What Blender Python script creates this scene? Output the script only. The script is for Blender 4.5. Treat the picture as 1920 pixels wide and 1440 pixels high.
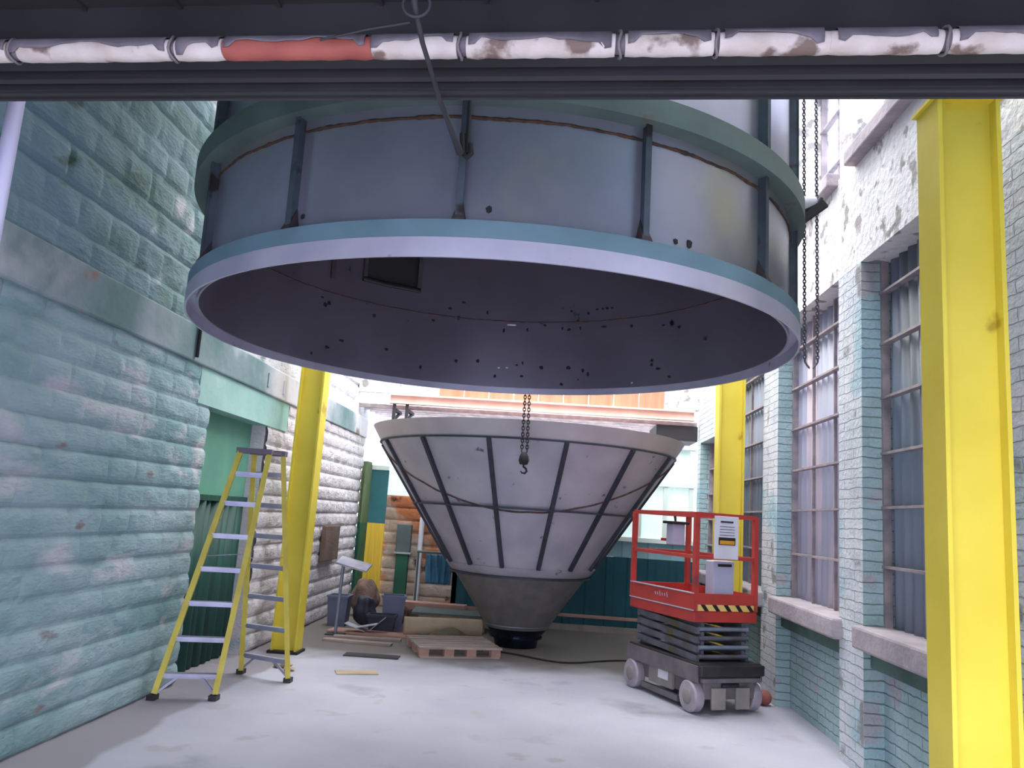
import bpy, bmesh, math, random
from mathutils import Vector, Matrix, noise
random.seed(7)
PI=math.pi
sc=bpy.context.scene; C=sc.collection
for o in list(bpy.data.objects): bpy.data.objects.remove(o)

# ------------------------------------------------------------------ camera
YAW,PITCH,ROLL,FPX,CH=math.radians(3.1),math.radians(9.4),math.radians(3.8),1490.0,1.75
F=Vector((-math.sin(YAW)*math.cos(PITCH),math.cos(YAW)*math.cos(PITCH),math.sin(PITCH)))
r0=Vector((math.cos(YAW),math.sin(YAW),0)); u0=r0.cross(F)
R_=math.cos(ROLL)*r0+math.sin(ROLL)*u0; U_=math.cos(ROLL)*u0-math.sin(ROLL)*r0
cd=bpy.data.cameras.new('camera'); cam=bpy.data.objects.new('camera',cd); C.objects.link(cam)
cd.sensor_fit='HORIZONTAL'; cd.sensor_width=36; cd.lens=36*FPX/1920; cd.clip_start=.05; cd.clip_end=200
cam.matrix_world=Matrix(((R_.x,U_.x,-F.x,0),(R_.y,U_.y,-F.y,0),(R_.z,U_.z,-F.z,CH),(0,0,0,1)))
sc.camera=cam
# ------------------------------------------------------------------ world / light / exposure
w=bpy.data.worlds.new('world'); sc.world=w; w.use_nodes=True
nt=w.node_tree; nt.nodes.clear()
wo=nt.nodes.new('ShaderNodeOutputWorld'); bg=nt.nodes.new('ShaderNodeBackground')
tc=nt.nodes.new('ShaderNodeTexCoord'); sx=nt.nodes.new('ShaderNodeSeparateXYZ'); rp=nt.nodes.new('ShaderNodeValToRGB')
nt.links.new(tc.outputs['Generated'],sx.inputs[0]); nt.links.new(sx.outputs['Z'],rp.inputs[0]); nt.links.new(rp.outputs[0],bg.inputs[0]); nt.links.new(bg.outputs[0],wo.inputs[0])
rp.color_ramp.elements[0].position=0.0; rp.color_ramp.elements[0].color=(.50,.53,.72,1)
rp.color_ramp.elements[1].position=.5; rp.color_ramp.elements[1].color=(1.0,1.0,1.0,1)
bg.inputs['Strength'].default_value=2.5
mr=nt.nodes.new('ShaderNodeMapRange'); mr.inputs[1].default_value=.05; mr.inputs[2].default_value=.6; mr.inputs[3].default_value=3.0; mr.inputs[4].default_value=5.8
nt.links.new(sx.outputs['Z'],mr.inputs[0]); nt.links.new(mr.outputs[0],bg.inputs['Strength'])
vs=sc.view_settings; vs.view_transform='Standard'; vs.look='None'; vs.gamma=1; vs.use_curve_mapping=False; vs.exposure=0.9

# ------------------------------------------------------------------ materials
def L(c):
    f=lambda v:(v/255/12.92) if v/255<=.04045 else ((v/255+.055)/1.055)**2.4
    return (f(c[0]),f(c[1]),f(c[2]),1)
def mat(name,c1,c2=None,scale=4,rough=.7,metal=0,bump=0,bscale=None,spots=None,spot_lo=.62,spot_scale=2,trans=False,stretch=(1,1,1),c3=None,c3_lo=.55,c3_scale=.8,streak=None):
    m=bpy.data.materials.new(name); m.use_nodes=True; n=m.node_tree.nodes; l=m.node_tree.links
    b=n['Principled BSDF']; b.inputs['Roughness'].default_value=rough; b.inputs['Metallic'].default_value=metal
    t=n.new('ShaderNodeTexCoord'); mp=n.new('ShaderNodeMapping'); mp.inputs['Scale'].default_value=stretch; l.new(t.outputs['Object'],mp.inputs[0])
    def nz(s,det=5):
        q=n.new('ShaderNodeTexNoise'); q.inputs['Scale'].default_value=s; q.inputs['Detail'].default_value=det; l.new(mp.outputs[0],q.inputs['Vector']); return q
    def ramp(src,lo,hi):
        r=n.new('ShaderNodeMapRange'); r.inputs[1].default_value=lo; r.inputs[2].default_value=hi; l.new(src,r.inputs[0]); return r.outputs[0]
    def mix(fac,a,bb):
        x=n.new('ShaderNodeMix'); x.data_type='RGBA'; l.new(fac,x.inputs[0])
        for i,v in ((6,a),(7,bb)):
            if isinstance(v,tuple): x.inputs[i].default_value=v
            else: l.new(v,x.inputs[i])
        return x.outputs[2]
    col=L(c1)
    if c2:
        col=mix(ramp(nz(scale).outputs[0],.35,.65),L(c1),L(c2))
    if c3: col=mix(ramp(nz(c3_scale,6).outputs[0],c3_lo,c3_lo+.12),col,L(c3))
    if spots: col=mix(ramp(nz(spot_scale,8).outputs[0],spot_lo,spot_lo+.06),col,L(spots))
    if isinstance(col,tuple): b.inputs['Base Color'].default_value=col
    else: l.new(col,b.inputs['Base Color'])
    if bump:
        bp=n.new('ShaderNodeBump'); bp.inputs['Strength'].default_value=bump; bp.inputs['Distance'].default_value=.02
        l.new(nz(bscale or scale*6,6).outputs[0],bp.inputs['Height']); l.new(bp.outputs[0],b.inputs['Normal'])
    if trans:
        tr=n.new('ShaderNodeBsdfTranslucent'); tr.inputs[0].default_value=L(c1); ms=n.new('ShaderNodeMixShader'); ms.inputs[0].default_value=trans
        l.new(b.outputs[0],ms.inputs[1]); l.new(tr.outputs[0],ms.inputs[2]); l.new(ms.outputs[0],n['Material Output'].inputs[0])
    m['h']=1
    return m
def brick_mat(name,c1,c2,mortar,spots=None,bw=.42,bh=.08,ax='YZ',bump=1.0,c3=None):
    m=mat(name,c1,c2,scale=2.5,rough=.85,spots=spots,spot_lo=.6,spot_scale=3,c3=c3,c3_scale=1.2)
    n=m.node_tree.nodes; l=m.node_tree.links; b=n['Principled BSDF']
    t=n.new('ShaderNodeTexCoord'); s=n.new('ShaderNodeSeparateXYZ'); cb=n.new('ShaderNodeCombineXYZ'); ad=n.new('ShaderNodeMath'); ad.operation='ADD'
    l.new(t.outputs['Object'],s.inputs[0]); l.new(s.outputs['X'],ad.inputs[0]); l.new(s.outputs['Y'],ad.inputs[1]); l.new(ad.outputs[0],cb.inputs[0]); l.new(s.outputs['Z'],cb.inputs[1])
    nn=n.new('ShaderNodeTexNoise'); nn.inputs['Scale'].default_value=9; l.new(t.outputs['Object'],nn.inputs['Vector'])
    vm=n.new('ShaderNodeVectorMath'); vm.operation='MULTIPLY_ADD'; l.new(nn.outputs['Color'],vm.inputs[0]); vm.inputs[1].default_value=(.05,.03,.02); l.new(cb.outputs[0],vm.inputs[2])
    br=n.new('ShaderNodeTexBrick'); br.inputs['Scale'].default_value=1; br.inputs['Brick Width'].default_value=bw; br.inputs['Row Height'].default_value=bh; br.inputs['Mortar Size'].default_value=.005; br.inputs['Mortar Smooth'].default_value=.6
    l.new(vm.outputs[0],br.inputs['Vector'])
    src=b.inputs['Base Color'].links[0].from_socket
    mx=n.new('ShaderNodeMix'); mx.data_type='RGBA'; l.new(br.outputs['Fac'],mx.inputs[0]); l.new(src,mx.inputs[6]); mx.inputs[7].default_value=L(mortar)
    l.new(mx.outputs[2],b.inputs['Base Color'])
    n2=n.new('ShaderNodeTexNoise'); n2.inputs['Scale'].default_value=28; n2.inputs['Detail'].default_value=6; l.new(t.outputs['Object'],n2.inputs['Vector'])
    sb=n.new('ShaderNodeMath'); sb.operation='MULTIPLY_ADD'; l.new(br.outputs['Fac'],sb.inputs[0]); sb.inputs[1].default_value=-1.2; l.new(n2.outputs[0],sb.inputs[2])
    bp=n.new('ShaderNodeBump'); bp.inputs['Strength'].default_value=bump; bp.inputs['Distance'].default_value=.015; l.new(sb.outputs[0],bp.inputs['Height']); l.new(bp.outputs[0],b.inputs['Normal'])
    return m

M={}
M['block']=mat('painted_block',(118,150,154),(150,174,180),scale=1.6,rough=.9,bump=.5,bscale=30,c3=(178,182,190),c3_lo=.56,c3_scale=2.2,spots=(128,122,124),spot_lo=.66,spot_scale=3.2,stretch=(1,.6,1.6))
M['block_up']=mat('painted_upper_block',(92,122,116),(124,152,160),scale=1.2,rough=.9,bump=.6,bscale=26,c3=(110,140,160),c3_lo=.52,c3_scale=.5,spots=(70,92,80),spot_lo=.58,spot_scale=2.6,stretch=(1,.6,1.6))
def rear_pale_mix(m,c,y0,y1,fac):  # mixes a pale colour into the wall, stronger towards the rear
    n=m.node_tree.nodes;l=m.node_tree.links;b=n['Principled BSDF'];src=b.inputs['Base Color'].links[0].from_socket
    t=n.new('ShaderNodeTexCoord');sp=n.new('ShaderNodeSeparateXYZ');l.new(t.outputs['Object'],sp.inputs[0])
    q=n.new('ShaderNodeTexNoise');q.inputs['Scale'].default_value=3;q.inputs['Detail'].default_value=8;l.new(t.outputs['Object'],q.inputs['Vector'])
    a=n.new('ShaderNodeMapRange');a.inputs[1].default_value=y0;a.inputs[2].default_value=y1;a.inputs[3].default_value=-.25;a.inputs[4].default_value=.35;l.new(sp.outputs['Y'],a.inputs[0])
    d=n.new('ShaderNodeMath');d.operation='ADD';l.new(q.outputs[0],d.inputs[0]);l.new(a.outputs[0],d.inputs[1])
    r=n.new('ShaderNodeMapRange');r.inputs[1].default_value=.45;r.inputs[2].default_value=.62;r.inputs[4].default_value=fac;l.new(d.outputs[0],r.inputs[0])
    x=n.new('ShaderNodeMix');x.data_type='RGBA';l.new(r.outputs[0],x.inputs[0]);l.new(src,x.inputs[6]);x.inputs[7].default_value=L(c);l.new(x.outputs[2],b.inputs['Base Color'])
rear_pale_mix(M['block'],(206,198,204),6.5,10.5,.85)
rear_pale_mix(M['block_up'],(206,204,210),5.5,10.5,.8)
M['band']=mat('concrete_band',(90,120,122),(150,160,168),scale=1.1,rough=.9,bump=.5,c3=(196,196,202),c3_lo=.46,c3_scale=.55,spots=(136,112,104),spot_lo=.66,spot_scale=2.2)
M['mint']=mat('mint_plaster',(140,182,176),(160,196,190),scale=2,rough=.85,bump=.2)
M['rustblock']=mat('rust_stained_block',(160,140,124),(176,166,156),scale=3,rough=.9,bump=.5,c3=(160,98,62),c3_lo=.45,c3_scale=1.6,spots=(70,44,34),spot_lo=.6,spot_scale=3)
M['brick']=brick_mat('painted_brick',(186,194,202),(208,210,216),(150,160,168),spots=(128,132,134),c3=(138,178,190))
M['brick_teal']=brick_mat('teal_brick',(144,172,174),(164,188,194),(112,136,138),spots=(168,164,172),c3=(150,182,194))
M['render']=mat('whitewashed_render',(206,206,208),(226,224,226),scale=3,rough=.95,bump=1.0,bscale=16,spots=(150,146,146),spot_lo=.57,spot_scale=6)
M['sill']=mat('worn_concrete_sill',(176,166,172),(150,142,150),scale=3,rough=.9,bump=.5,spots=(196,180,180))
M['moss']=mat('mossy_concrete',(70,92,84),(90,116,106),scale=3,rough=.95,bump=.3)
M['floor']=None
M['frame']=mat('window_frame_steel',(134,128,134),(170,156,158),scale=8,rough=.6,metal=.2)
M['glazing']=mat('fibreglass_sheet',(178,178,192),(150,154,174),scale=1.4,rough=.5,bump=.1,stretch=(1,3,.4),c3=(206,190,194),c3_lo=.50,c3_scale=1.0,trans=.3)
M['glazing_dark']=mat('grimy_fibreglass_sheet',(122,136,150),(146,150,168),scale=1.2,rough=.5,stretch=(1,3,.4),c3=(108,114,118),trans=.2)
M['clear']=mat('bright_pane',(240,244,250),rough=.3,trans=.8)
M['dark']=mat('dark_soot_steel',(38,37,42),(24,23,27),scale=3,rough=.75)
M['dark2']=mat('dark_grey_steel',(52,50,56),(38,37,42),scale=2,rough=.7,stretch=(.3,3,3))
M['ceil']=mat('sooty_ceiling_board',(42,40,42),(30,29,31),scale=3,rough=.9)
M['yellow']=mat('yellow_paint',(226,206,74),(212,192,60),scale=1.5,rough=.45,spots=(178,150,40),spot_lo=.66,spot_scale=3)
M['yellow_door']=mat('yellow_door_paint',(232,196,70),(214,176,54),scale=4,rough=.6,stretch=(8,8,.5))
M['steel']=mat('stainless_sheet',(168,168,184),(150,152,168),scale=1.6,rough=.33,metal=.7,bump=.03,bscale=3,c3=(172,172,160),c3_lo=.58,c3_scale=.9,spots=(60,50,52),spot_lo=.735,spot_scale=5)
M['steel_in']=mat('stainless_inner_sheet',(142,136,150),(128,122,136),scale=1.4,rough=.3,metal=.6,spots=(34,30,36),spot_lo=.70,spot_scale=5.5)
M['lip']=mat('bare_flange_steel',(190,188,206),(168,166,186),scale=2,rough=.4,metal=.4,spots=(120,110,110),spot_lo=.68,spot_scale=5)
M['ring']=mat('primed_ring_steel',(104,132,146),(88,116,126),scale=2.4,rough=.6,metal=.1,spots=(96,80,70),spot_lo=.68,spot_scale=4)
M['ring_up']=mat('primed_green_ring_steel',(94,112,106),(78,94,92),scale=2.4,rough=.6,metal=.1,spots=(96,74,58),spot_lo=.66,spot_scale=4)
M['rib']=mat('primed_rib_steel',(72,84,94),(56,64,74),scale=6,rough=.6,metal=.2,spots=(36,30,34),spot_lo=.6,spot_scale=5)
M['cone']=mat('cone_plate',(182,178,188),(164,160,172),scale=2,rough=.6,metal=.15,bump=.05,bscale=20,spots=(100,94,104),spot_lo=.66,spot_scale=7)
M['cone_lip']=mat('cone_lip_plate',(194,186,190),(178,170,176),scale=2,rough=.6,metal=.2,spots=(110,104,108),spot_lo=.7,spot_scale=6)
M['cone_low']=mat('cone_lower_plate',(128,124,122),(112,110,112),scale=6,rough=.5,metal=.3)
M['crib']=mat('cone_rib_steel',(60,64,78),(48,50,60),scale=8,rough=.6,metal=.2)
M['rust']=mat('rusty_weld',(84,58,44),(52,38,34),scale=18,rough=.9)
M['scorch']=mat('scorched_gusset',(58,44,46),(40,34,40),scale=18,rough=.9)
M['rustc']=mat('rusty_seam',(98,74,72),(66,52,56),scale=14,rough=.9)
M['black']=mat('glossy_black_steel',(26,30,40),(44,54,72),scale=6,rough=.15,metal=.8)
M['soot']=mat('black_rubber',(30,30,34),rough=.8)
M['red']=mat('red_lift_paint',(182,62,54),(164,54,50),scale=3,rough=.45,spots=(132,58,60),spot_lo=.64,spot_scale=6)
M['liftgrey']=mat('grey_lift_steel',(112,112,124),(84,86,96),scale=5,rough=.5,metal=.3,spots=(96,88,60),spot_lo=.6,spot_scale=5)
M['liftdark']=mat('dark_greasy_steel',(44,42,48),(62,58,60),scale=6,rough=.5,metal=.3)
M['chassis']=mat('chassis_paint',(112,106,112),(92,88,92),scale=5,rough=.6,spots=(72,64,64),spot_lo=.6)
M['tyre']=mat('grey_solid_tyre',(170,160,172),(146,138,150),scale=6,rough=.8)
M['beige']=mat('beige_plate',(150,142,138),(130,124,124),scale=5,rough=.7)
M['white']=mat('white_plastic',(222,222,232),(206,206,218),scale=3,rough=.5)
M['lilac']=mat('pale_grey_enamel',(176,178,200),(164,166,190),scale=3,rough=.5)
M['ink']=mat('dark_print',(54,54,84),rough=.6)
M['warn']=mat('warning_label',(206,150,40),rough=.6)
M['blackp']=mat('black_print',(22,20,20),rough=.6)
M['stripe_y']=mat('hazard_yellow',(226,190,110),rough=.6)
M['fibre']=mat('yellow_fibreglass',(206,190,80),(188,170,66),scale=5,rough=.6)
M['alu']=mat('aluminium_tread',(176,176,200),(156,156,182),scale=6,rough=.4,metal=.5)
M['capg']=mat('ladder_cap_plastic',(106,96,110),rough=.6)
M['green_l']=mat('pale_green_panel',(102,160,138),(90,146,128),scale=2,rough=.7)
M['green_d']=mat('dark_green_sheet',(30,84,74),(24,62,58),scale=3,rough=.6,stretch=(1,6,.3))
M['olive']=mat('olive_plaster',(86,106,70),(100,118,84),scale=3,rough=.8)
M['tealp']=mat('teal_panel',(52,118,122),(42,100,108),scale=2,rough=.7)
M['greenp']=mat('bottle_green_panel',(28,92,68),(24,76,62),scale=2,rough=.7)
M['teal_sheet']=mat('dark_teal_sheet',(16,86,100),(14,72,84),scale=1.4,rough=.7)
M['mint_sheet']=mat('pale_mint_sheet',(232,242,238),(222,234,230),scale=1.2,rough=.7,trans=.5)
M['mint_stud']=mat('white_stud',(222,236,230),rough=.7)
M['haze_sheet']=mat('pale_blue_sheet',(150,190,196),(134,174,182),scale=1.5,rough=.7)
M['orange']=mat('orange_boarding',(200,140,112),(182,122,96),scale=3,rough=.8,stretch=(4,4,.4))
M['orangeb']=mat('orange_primed_beam',(232,198,188),(220,182,170),scale=3,rough=.7)
M['trans']=mat('translucent_roof_sheet',(250,250,252),rough=.6,trans=.75)
M['wood']=mat('weathered_wood',(170,156,150),(140,126,122),scale=3,rough=.85,stretch=(1,6,6))
M['pink']=mat('sawn_lumber',(188,150,138),(166,130,120),scale=3,rough=.85,stretch=(1,6,6))
M['tan']=mat('tan_wrap',(186,168,146),(164,148,128),scale=3,rough=.8)
M['olivefab']=mat('olive_tarp',(102,98,74),(84,82,66),scale=5,rough=.9)
M['greyg']=mat('grey_green_sheet',(92,104,104),(78,90,92),scale=3,rough=.7)
M['bin']=mat('blue_grey_plastic',(110,118,146),(92,98,124),scale=3,rough=.6)
M['navy']=mat('navy_plastic',(38,40,58),(52,54,70),scale=3,rough=.6)
M['brown']=mat('brown_sacking',(120,98,88),(96,80,76),scale=5,rough=.9,bump=.5)
M['paper']=mat('crumpled_paper',(190,190,206),(160,160,180),scale=5,rough=.8)
M['drape']=mat('blue_tarp_cloth',(74,130,158),(52,96,120),scale=3,rough=.7,c3=(130,160,176),c3_scale=2)
M['galv']=mat('galvanised_steel',(150,160,178),(132,142,160),scale=6,rough=.45,metal=.5)
M['cream']=mat('cream_jacket',(200,192,188),(178,164,156),scale=7,rough=.7,spots=(110,92,84),spot_lo=.56,spot_scale=6,bump=.4,bscale=14)
M['redj']=mat('red_brown_jacket',(160,86,76),(136,66,58),scale=5,rough=.7,spots=(96,60,56),spot_lo=.62,spot_scale=6)
M['greyj']=mat('grey_pipe_coat',(110,104,112),(84,78,86),scale=5,rough=.7)
M['tie']=mat('tie_wire',(110,104,106),rough=.6)
M['chain']=mat('chain_steel',(120,118,126),(84,80,86),scale=8,rough=.4,metal=.6)
M['whitepole']=mat('white_pole_paint',(196,194,220),(184,182,210),scale=2,rough=.5)
M['redball']=mat('faded_red_rubber',(150,84,78),rough=.7)
def floor_mat():
    m=mat('concrete_floor',(178,178,192),(164,164,180),scale=.9,rough=.7,c3=(126,126,138),c3_lo=.58,c3_scale=.7,spots=(164,160,170),spot_lo=.62,spot_scale=2.5,bump=.15,bscale=20)
    n=m.node_tree.nodes;l=m.node_tree.links;b=n['Principled BSDF']
    src=b.inputs['Base Color'].links[0].from_socket
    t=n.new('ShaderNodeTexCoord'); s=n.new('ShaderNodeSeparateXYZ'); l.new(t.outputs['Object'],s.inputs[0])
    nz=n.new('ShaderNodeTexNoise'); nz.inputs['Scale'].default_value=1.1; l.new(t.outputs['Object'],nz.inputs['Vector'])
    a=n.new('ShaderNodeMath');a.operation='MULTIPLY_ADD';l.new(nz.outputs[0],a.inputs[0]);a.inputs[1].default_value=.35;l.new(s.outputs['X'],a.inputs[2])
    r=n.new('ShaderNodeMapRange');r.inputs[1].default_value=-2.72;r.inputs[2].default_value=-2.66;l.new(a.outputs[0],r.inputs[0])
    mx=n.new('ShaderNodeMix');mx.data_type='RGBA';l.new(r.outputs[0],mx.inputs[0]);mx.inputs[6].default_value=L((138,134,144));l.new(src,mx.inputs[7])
    # darker floor towards the back, with shade under the cone painted in
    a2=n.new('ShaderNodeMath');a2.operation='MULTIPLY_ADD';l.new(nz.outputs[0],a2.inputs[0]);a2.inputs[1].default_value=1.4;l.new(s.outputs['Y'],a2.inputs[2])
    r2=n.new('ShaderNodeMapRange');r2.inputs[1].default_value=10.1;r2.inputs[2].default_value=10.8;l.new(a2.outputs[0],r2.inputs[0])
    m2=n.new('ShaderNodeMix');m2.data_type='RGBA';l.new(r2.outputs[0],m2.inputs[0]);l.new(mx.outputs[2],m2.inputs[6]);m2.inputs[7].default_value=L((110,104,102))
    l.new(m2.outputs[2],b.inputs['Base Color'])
    return m
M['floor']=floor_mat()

# ------------------------------------------------------------------ mesh helpers
class MB:
    def __init__(s): s.v=[];s.f=[];s.mi=[];s.sm=[];s.mats=[];s.cur=0
    def use(s,m):
        if m not in s.mats: s.mats.append(m)
        s.cur=s.mats.index(m); return s
    def add(s,vs,fs,smooth=False,T=None):
        k=len(s.v)
        for p in vs: s.v.append(tuple(T@Vector(p)) if T else tuple(p))
        for f in fs: s.f.append([i+k for i in f]); s.mi.append(s.cur); s.sm.append(smooth)
        return s
    def box(s,x0,x1,y0,y1,z0,z1,T=None,bev=0):
        if bev:
            bm=bmesh.new(); bmesh.ops.create_cube(bm,size=1)
            for v in bm.verts: v.co=Vector(((x0+x1)/2+v.co.x*(x1-x0),(y0+y1)/2+v.co.y*(y1-y0),(z0+z1)/2+v.co.z*(z1-z0)))
            bmesh.ops.bevel(bm,geom=bm.edges[:],offset=bev,segments=2,affect='EDGES',profile=.5)
            bm.verts.ensure_lookup_table(); s.add([v.co.copy() for v in bm.verts],[[v.index for v in f.verts] for f in bm.faces],False,T); bm.free(); return s
        vs=[(x,y,z) for x in (x0,x1) for y in (y0,y1) for z in (z0,z1)]
        return s.add(vs,[(0,1,3,2),(4,6,7,5),(0,4,5,1),(2,3,7,6),(0,2,6,4),(1,5,7,3)],False,T)
    def bar(s,a,b,w,h,up=(0,0,1)):
        a=Vector(a);b=Vector(b);d=(b-a).normalized();u=Vector(up)
        if abs(d.dot(u))>.98:u=Vector((0,1,0))
        x=d.cross(u).normalized();z=x.cross(d)
        vs=[p+x*i*w/2+z*j*h/2 for p in (a,b) for i in (-1,1) for j in (-1,1)]
        return s.add(vs,[(0,1,3,2),(4,6,7,5),(0,4,5,1),(2,3,7,6),(0,2,6,4),(1,5,7,3)])
    def tube(s,pts,r,n=10,closed=False,cap=True):
        pts=[Vector(p) for p in pts];rings=[];N=len(pts);up=None
        rr=r if isinstance(r,(list,tuple)) else [r]*N
        vs=[];fs=[]
        for i,p in enumerate(pts):
            d=(pts[(i+1)%N]-pts[i-1]) if closed else (pts[min(i+1,N-1)]-pts[max(i-1,0)])
            d.normalize()
            if up is None: up=Vector((0,0,1)) if abs(d.z)<.9 else Vector((1,0,0))
            x=d.cross(up).normalized();y=x.cross(d);up=y
            for k in range(n):
                t=2*PI*k/n; vs.append(p+(x*math.cos(t)+y*math.sin(t))*rr[i])
        M_=N if closed else N-1
        for i in range(M_):
            for k in range(n):
                j=(i+1)%N; fs.append((i*n+k,i*n+(k+1)%n,j*n+(k+1)%n,j*n+k))
        s.add(vs,fs,True)
        if cap and not closed: 
            s.add(vs[:n],[list(range(n))[::-1]]);s.add(vs[-n:],[list(range(n))])
        return s
    def lathe(s,prof,n=96,c=(0,0,0),T=None,closed=False,smooth=True,ax='Z'):
        vs=[];fs=[]
        for (r,z) in prof:
            for k in range(n):
                t=2*PI*k/n
                if ax=='Z': vs.append((c[0]+r*math.cos(t),c[1]+r*math.sin(t),c[2]+z))
                else: vs.append((c[0]+z,c[1]+r*math.cos(t),c[2]+r*math.sin(t)))
        P=len(prof)
        for i in range(P if closed else P-1):
            j=(i+1)%P
            for k in range(n): fs.append((i*n+k,i*n+(k+1)%n,j*n+(k+1)%n,j*n+k))
        return s.add(vs,fs,smooth,T)
    def build(s,name,m=None,parent=None,loc=None,rotz=0):
        me=bpy.data.meshes.new(name); me.from_pydata(s.v,[],s.f)
        ms=s.mats if s.mats else [m]
        if m and s.mats and m not in s.mats: pass
        for q in ms: me.materials.append(q)
        if s.mats: me.polygons.foreach_set('material_index',s.mi)
        me.polygons.foreach_set('use_smooth',s.sm)
        bm=bmesh.new();bm.from_mesh(me);bmesh.ops.recalc_face_normals(bm,faces=bm.faces);bm.to_mesh(me);bm.free()
        me.update()
        o=bpy.data.objects.new(name,me);C.objects.link(o)
        if parent:o.parent=parent
        if loc:o.location=loc
        o.rotation_euler.z=rotz
        return o
def smooth_split(o,a=35):
    md=o.modifiers.new('es','EDGE_SPLIT'); md.split_angle=math.radians(a); return o
def tag(o,label,cat,group=None,kind=None):
    o['label']=label;o['category']=cat
    if group:o['group']=group
    if kind:o['kind']=kind
    return o
def empty(name,loc,label,cat,group=None,rotz=0):
    o=bpy.data.objects.new(name,None);C.objects.link(o);o.location=loc;o.rotation_euler.z=rotz;o.empty_display_size=.2
    return tag(o,label,cat,group)
def struct(o,label=None,cat=None):
    o['kind']='structure'
    o['label']=label or o.name; o['category']=cat or o.name.split('_')[0]
    return o

XL,XR=-3.35,2.45
# ------------------------------------------------------------------ floor
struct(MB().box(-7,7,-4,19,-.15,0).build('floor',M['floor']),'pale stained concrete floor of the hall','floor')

# ------------------------------------------------------------------ left wall: rock-faced painted blocks
def block_face(u,z,seed=0,bw=.41,bh=.2):
    row=math.floor(z/bh); fz=z/bh-row
    uu=u/bw+(.5 if row%2 else 0)+.12*noise.noise(Vector((row*3.1,seed,0))); col=math.floor(uu); fu=uu-col
    ez=min(fz,1-fz)*bh; eu=min(fu,1-fu)*bw
    h=.042*(1-math.exp(-ez/.022))*(.55+.45*(1-math.exp(-eu/.03)))
    h*=(.75+.5*abs(noise.noise(Vector((col*1.7+seed,row*2.3,1.1)))))
    h+=.010*noise.noise(Vector((u*6,z*9,seed)))+.005*noise.noise(Vector((u*19,z*22,seed+4)))
    return max(h,-.004)
def wall_grid(name,m,u0,u1,z0,z1,du,dz,pos,seed,flat=None,hole=None,bh=.2):
    nu=int((u1-u0)/du);nz=int(round((z1-z0)/dz));vs=[];fs=[]
    for j in range(nz+1):
        z=z0+(z1-z0)*j/nz
        for i in range(nu+1):
            u=u0+(u1-u0)*i/nu
            h=block_face(u,z,seed,bh=bh)
            if flat and flat(u,z): h=.02
            vs.append(pos(u,z,h))
    for j in range(nz):
        zc=z0+(z1-z0)*(j+.5)/nz
        for i in range(nu):
            uc=u0+(u1-u0)*(i+.5)/nu
            if hole and hole(uc,zc): continue
            a=j*(nu+1)+i; fs.append((a,a+1,a+nu+2,a+nu+1))
    b=MB();b.add(vs,fs,False);return b
D0,D1,DH=7.58,9.24,2.63
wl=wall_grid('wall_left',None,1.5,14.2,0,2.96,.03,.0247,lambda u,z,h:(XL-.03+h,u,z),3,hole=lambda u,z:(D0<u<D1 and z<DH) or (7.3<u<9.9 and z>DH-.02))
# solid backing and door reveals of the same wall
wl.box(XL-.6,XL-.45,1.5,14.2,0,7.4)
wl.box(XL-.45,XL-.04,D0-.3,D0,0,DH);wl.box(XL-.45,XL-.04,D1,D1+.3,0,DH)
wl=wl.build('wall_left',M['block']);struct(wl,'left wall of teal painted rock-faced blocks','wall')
lt=MB().box(XL-.5,XL,7.3,9.9,DH-.02,2.96).build('trim_1',M['mint']);struct(lt,'smooth mint painted lintel over the left doorway','trim')
bd=MB();bd.box(XL-.4,XL+.03,1.5,14.2,2.96,3.30,bev=.015)
for y in (8.95,9.5): bd.box(XL+.02,XL+.045,y,y+.05,3.04,3.2)
bd=bd.build('trim_2',M['band']);struct(bd,'worn concrete band running along the left wall above the door','trim')
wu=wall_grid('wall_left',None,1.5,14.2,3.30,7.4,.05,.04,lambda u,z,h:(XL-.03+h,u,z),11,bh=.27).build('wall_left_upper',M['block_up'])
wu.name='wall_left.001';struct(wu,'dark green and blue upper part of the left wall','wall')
cp=MB().tube([(XL+.05,7.05,3.0),(XL+.05,7.05,3.38)],.018,8).build('wall_conduit',M['dark']);tag(cp,'short dark conduit pipe crossing the concrete band on left wall','pipe')
# open vent in left wall behind column
MB_=MB().box(XL-.02,XL+.03,10.35,10.95,2.42,2.62).build('wall_vent',M['moss']);tag(MB_,'small dark green vent plate on left wall right of the column','vent')
rf=MB();rf.box(XL-.5,-.9,2.77,8.3,7.4,7.5)  # roof out of view, cut to keep the left side of the hall darker
for k in range(6): rf.box(XL,-.9,3.0+k*.85,3.08+k*.85,7.25,7.4)
struct(rf.build('ceiling_shade',M['ceil']),'unseen dark roof sized to shade the left half of the hall','ceiling')
struct(MB().box(-3.25,-3.1,-1.3,2.45,0,3.42).build('wall_left_blocker',M['dark2']),'unseen dark wall added left of the camera to narrow the front light','wall')  # unseen wall, added to narrow the daylight that reaches the drum
struct(MB().box(2.62,2.78,-1.3,2.3,0,3.42).build('wall_right_blocker',M['dark2']),'unseen dark wall added right of the camera to narrow the front light','wall')  # added counterpart on the right, also out of view
struct(MB().box(XL-.3,XR+.6,2.66,2.76,3.62,7.5).build('wall_front_blocker',M['block_up']),'unseen wall added above the header beam to block the high front sky','wall')  # out of view, added to hold high front sky off the drum
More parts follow.
